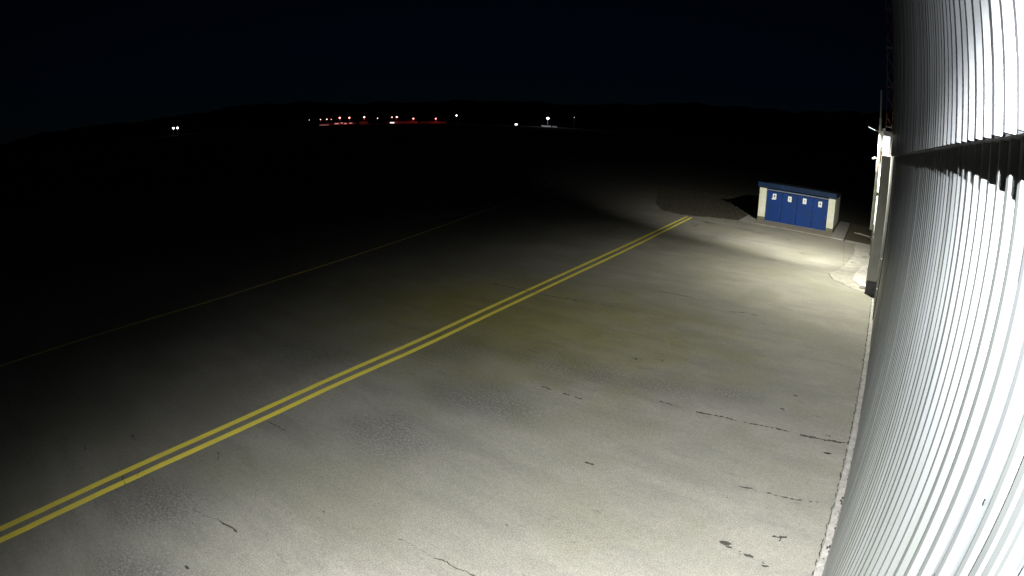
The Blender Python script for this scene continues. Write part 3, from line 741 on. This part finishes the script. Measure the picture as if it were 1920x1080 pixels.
# unseen floodlight above the camera; hood added to cut its light on the wall
LX, LY, LZ = .02, -.10, 7.0
fld = empty('floodlight', (LX, LY, LZ), 'unseen floodlight on the hangar wall above the view, hood added to cut its beam', 'lamp')
mb = MB(); mb.tube([(.51, LY, LZ + .18), (LX, LY, LZ + .16)], .02, 8); mb.build('bracket', lamp_body_m, fld)
mb = MB(); x0, x1, y0, y1 = LX - .14, LX + .14, LY - .16, LY + .16; zt = LZ + .10; zb = LZ - LIP
mb.box(x0, x1, y0, y1, zt, zt + .03)
mb.box(x0, x0 + .01, y0, y1, LZ - .005, zt); mb.box(x1 - .01, x1, y0, y1, LZ + .02, zt)
mb.box(x0 + .01, x1 - .01, y0, y0 + .01, zb, zt); mb.box(x0 - .06, x1 , y1 - .01, y1, zb, zt)
mb.build('housing', lamp_body_m, fld)
L1 = add_light('flood_lamp', 'SPOT', (LX, LY, LZ), BEAMS[0][0], (.97, .985, 1.0), .028, fld, spot_size=R(BEAMS[0][3]), spot_blend=BEAMS[0][4])
aim(L1, beam_dir(BEAMS[0]))
L1b = add_light('upper_wall_fill', 'SPOT', (LX, LY + .20, LZ + .02), 1250, (.96, .98, 1.0), .03, fld, spot_size=R(150), spot_blend=.8)  # extra spot outside the hood, added to light the upper wall
aim(L1b, Vector((.35, .75, .45)))
L2 = add_light('arm_lamp', 'SPOT', (-.46, 28.40, 7.22), BEAMS[1][0], (1.0, .98, .88), .06, lamp, spot_size=R(BEAMS[1][3]), spot_blend=BEAMS[1][4])
aim(L2, beam_dir(BEAMS[1]))
L3 = add_light('arm_lamp_near_beam', 'SPOT', (-.50, 28.22, 7.20), BEAMS[2][0], (1.0, .99, .86), .05, lamp, spot_size=R(BEAMS[2][3]), spot_blend=BEAMS[2][4])
aim(L3, beam_dir(BEAMS[2]))

w = bpy.data.worlds.new('World'); S.world = w; w.use_nodes = True
nt = w.node_tree
sky = nt.nodes.new('ShaderNodeTexSky'); sky.sky_type = 'NISHITA'; sky.sun_disc = False
sky.sun_elevation = R(14.0); sky.sun_rotation = R(150); sky.ozone_density = 10.0; sky.air_density = 1.0; sky.dust_density = 0.0
nt.links.new(sky.outputs[0], nt.nodes['Background'].inputs['Color'])
nt.nodes['Background'].inputs['Strength'].default_value = 0.0004

# ------------------------------------------------------------------ camera (real wide webcam lens with barrel distortion)
cd = bpy.data.cameras.new('camera'); cam = bpy.data.objects.new('camera', cd); C.objects.link(cam)
S.camera = cam
cd.clip_start = .02; cd.clip_end = 30000
cd.type = 'PANO'
cd.sensor_width = 36.0; cd.sensor_fit = 'HORIZONTAL'
k = 1920 / 36 / 1000
cd.panorama_type = 'FISHEYE_LENS_POLYNOMIAL'
cd.fisheye_fov = R(180)
cd.fisheye_polynomial_k0 = 0.0
cd.fisheye_polynomial_k1 = -0.87427748 * k
cd.fisheye_polynomial_k2 = 0.0
cd.fisheye_polynomial_k3 = -0.05564528 * k ** 3
cd.fisheye_polynomial_k4 = 0.0
yaw, pitch, roll = 0.60635077, -0.2753137, 0.03594589
cam.location = (0, 0, 6)
m = Matrix.Rotation(yaw, 3, 'Z') @ Matrix.Rotation(math.pi / 2 + pitch, 3, 'X') @ Matrix.Rotation(roll, 3, 'Z')
cam.rotation_euler = m.to_euler()

S.view_settings.view_transform = 'Standard'
S.view_settings.look = 'None'
S.view_settings.exposure = 0.0
S.view_settings.gamma = 1.0
S.cycles.max_bounces = 6
S.cycles.sample_clamp_indirect = 4.0
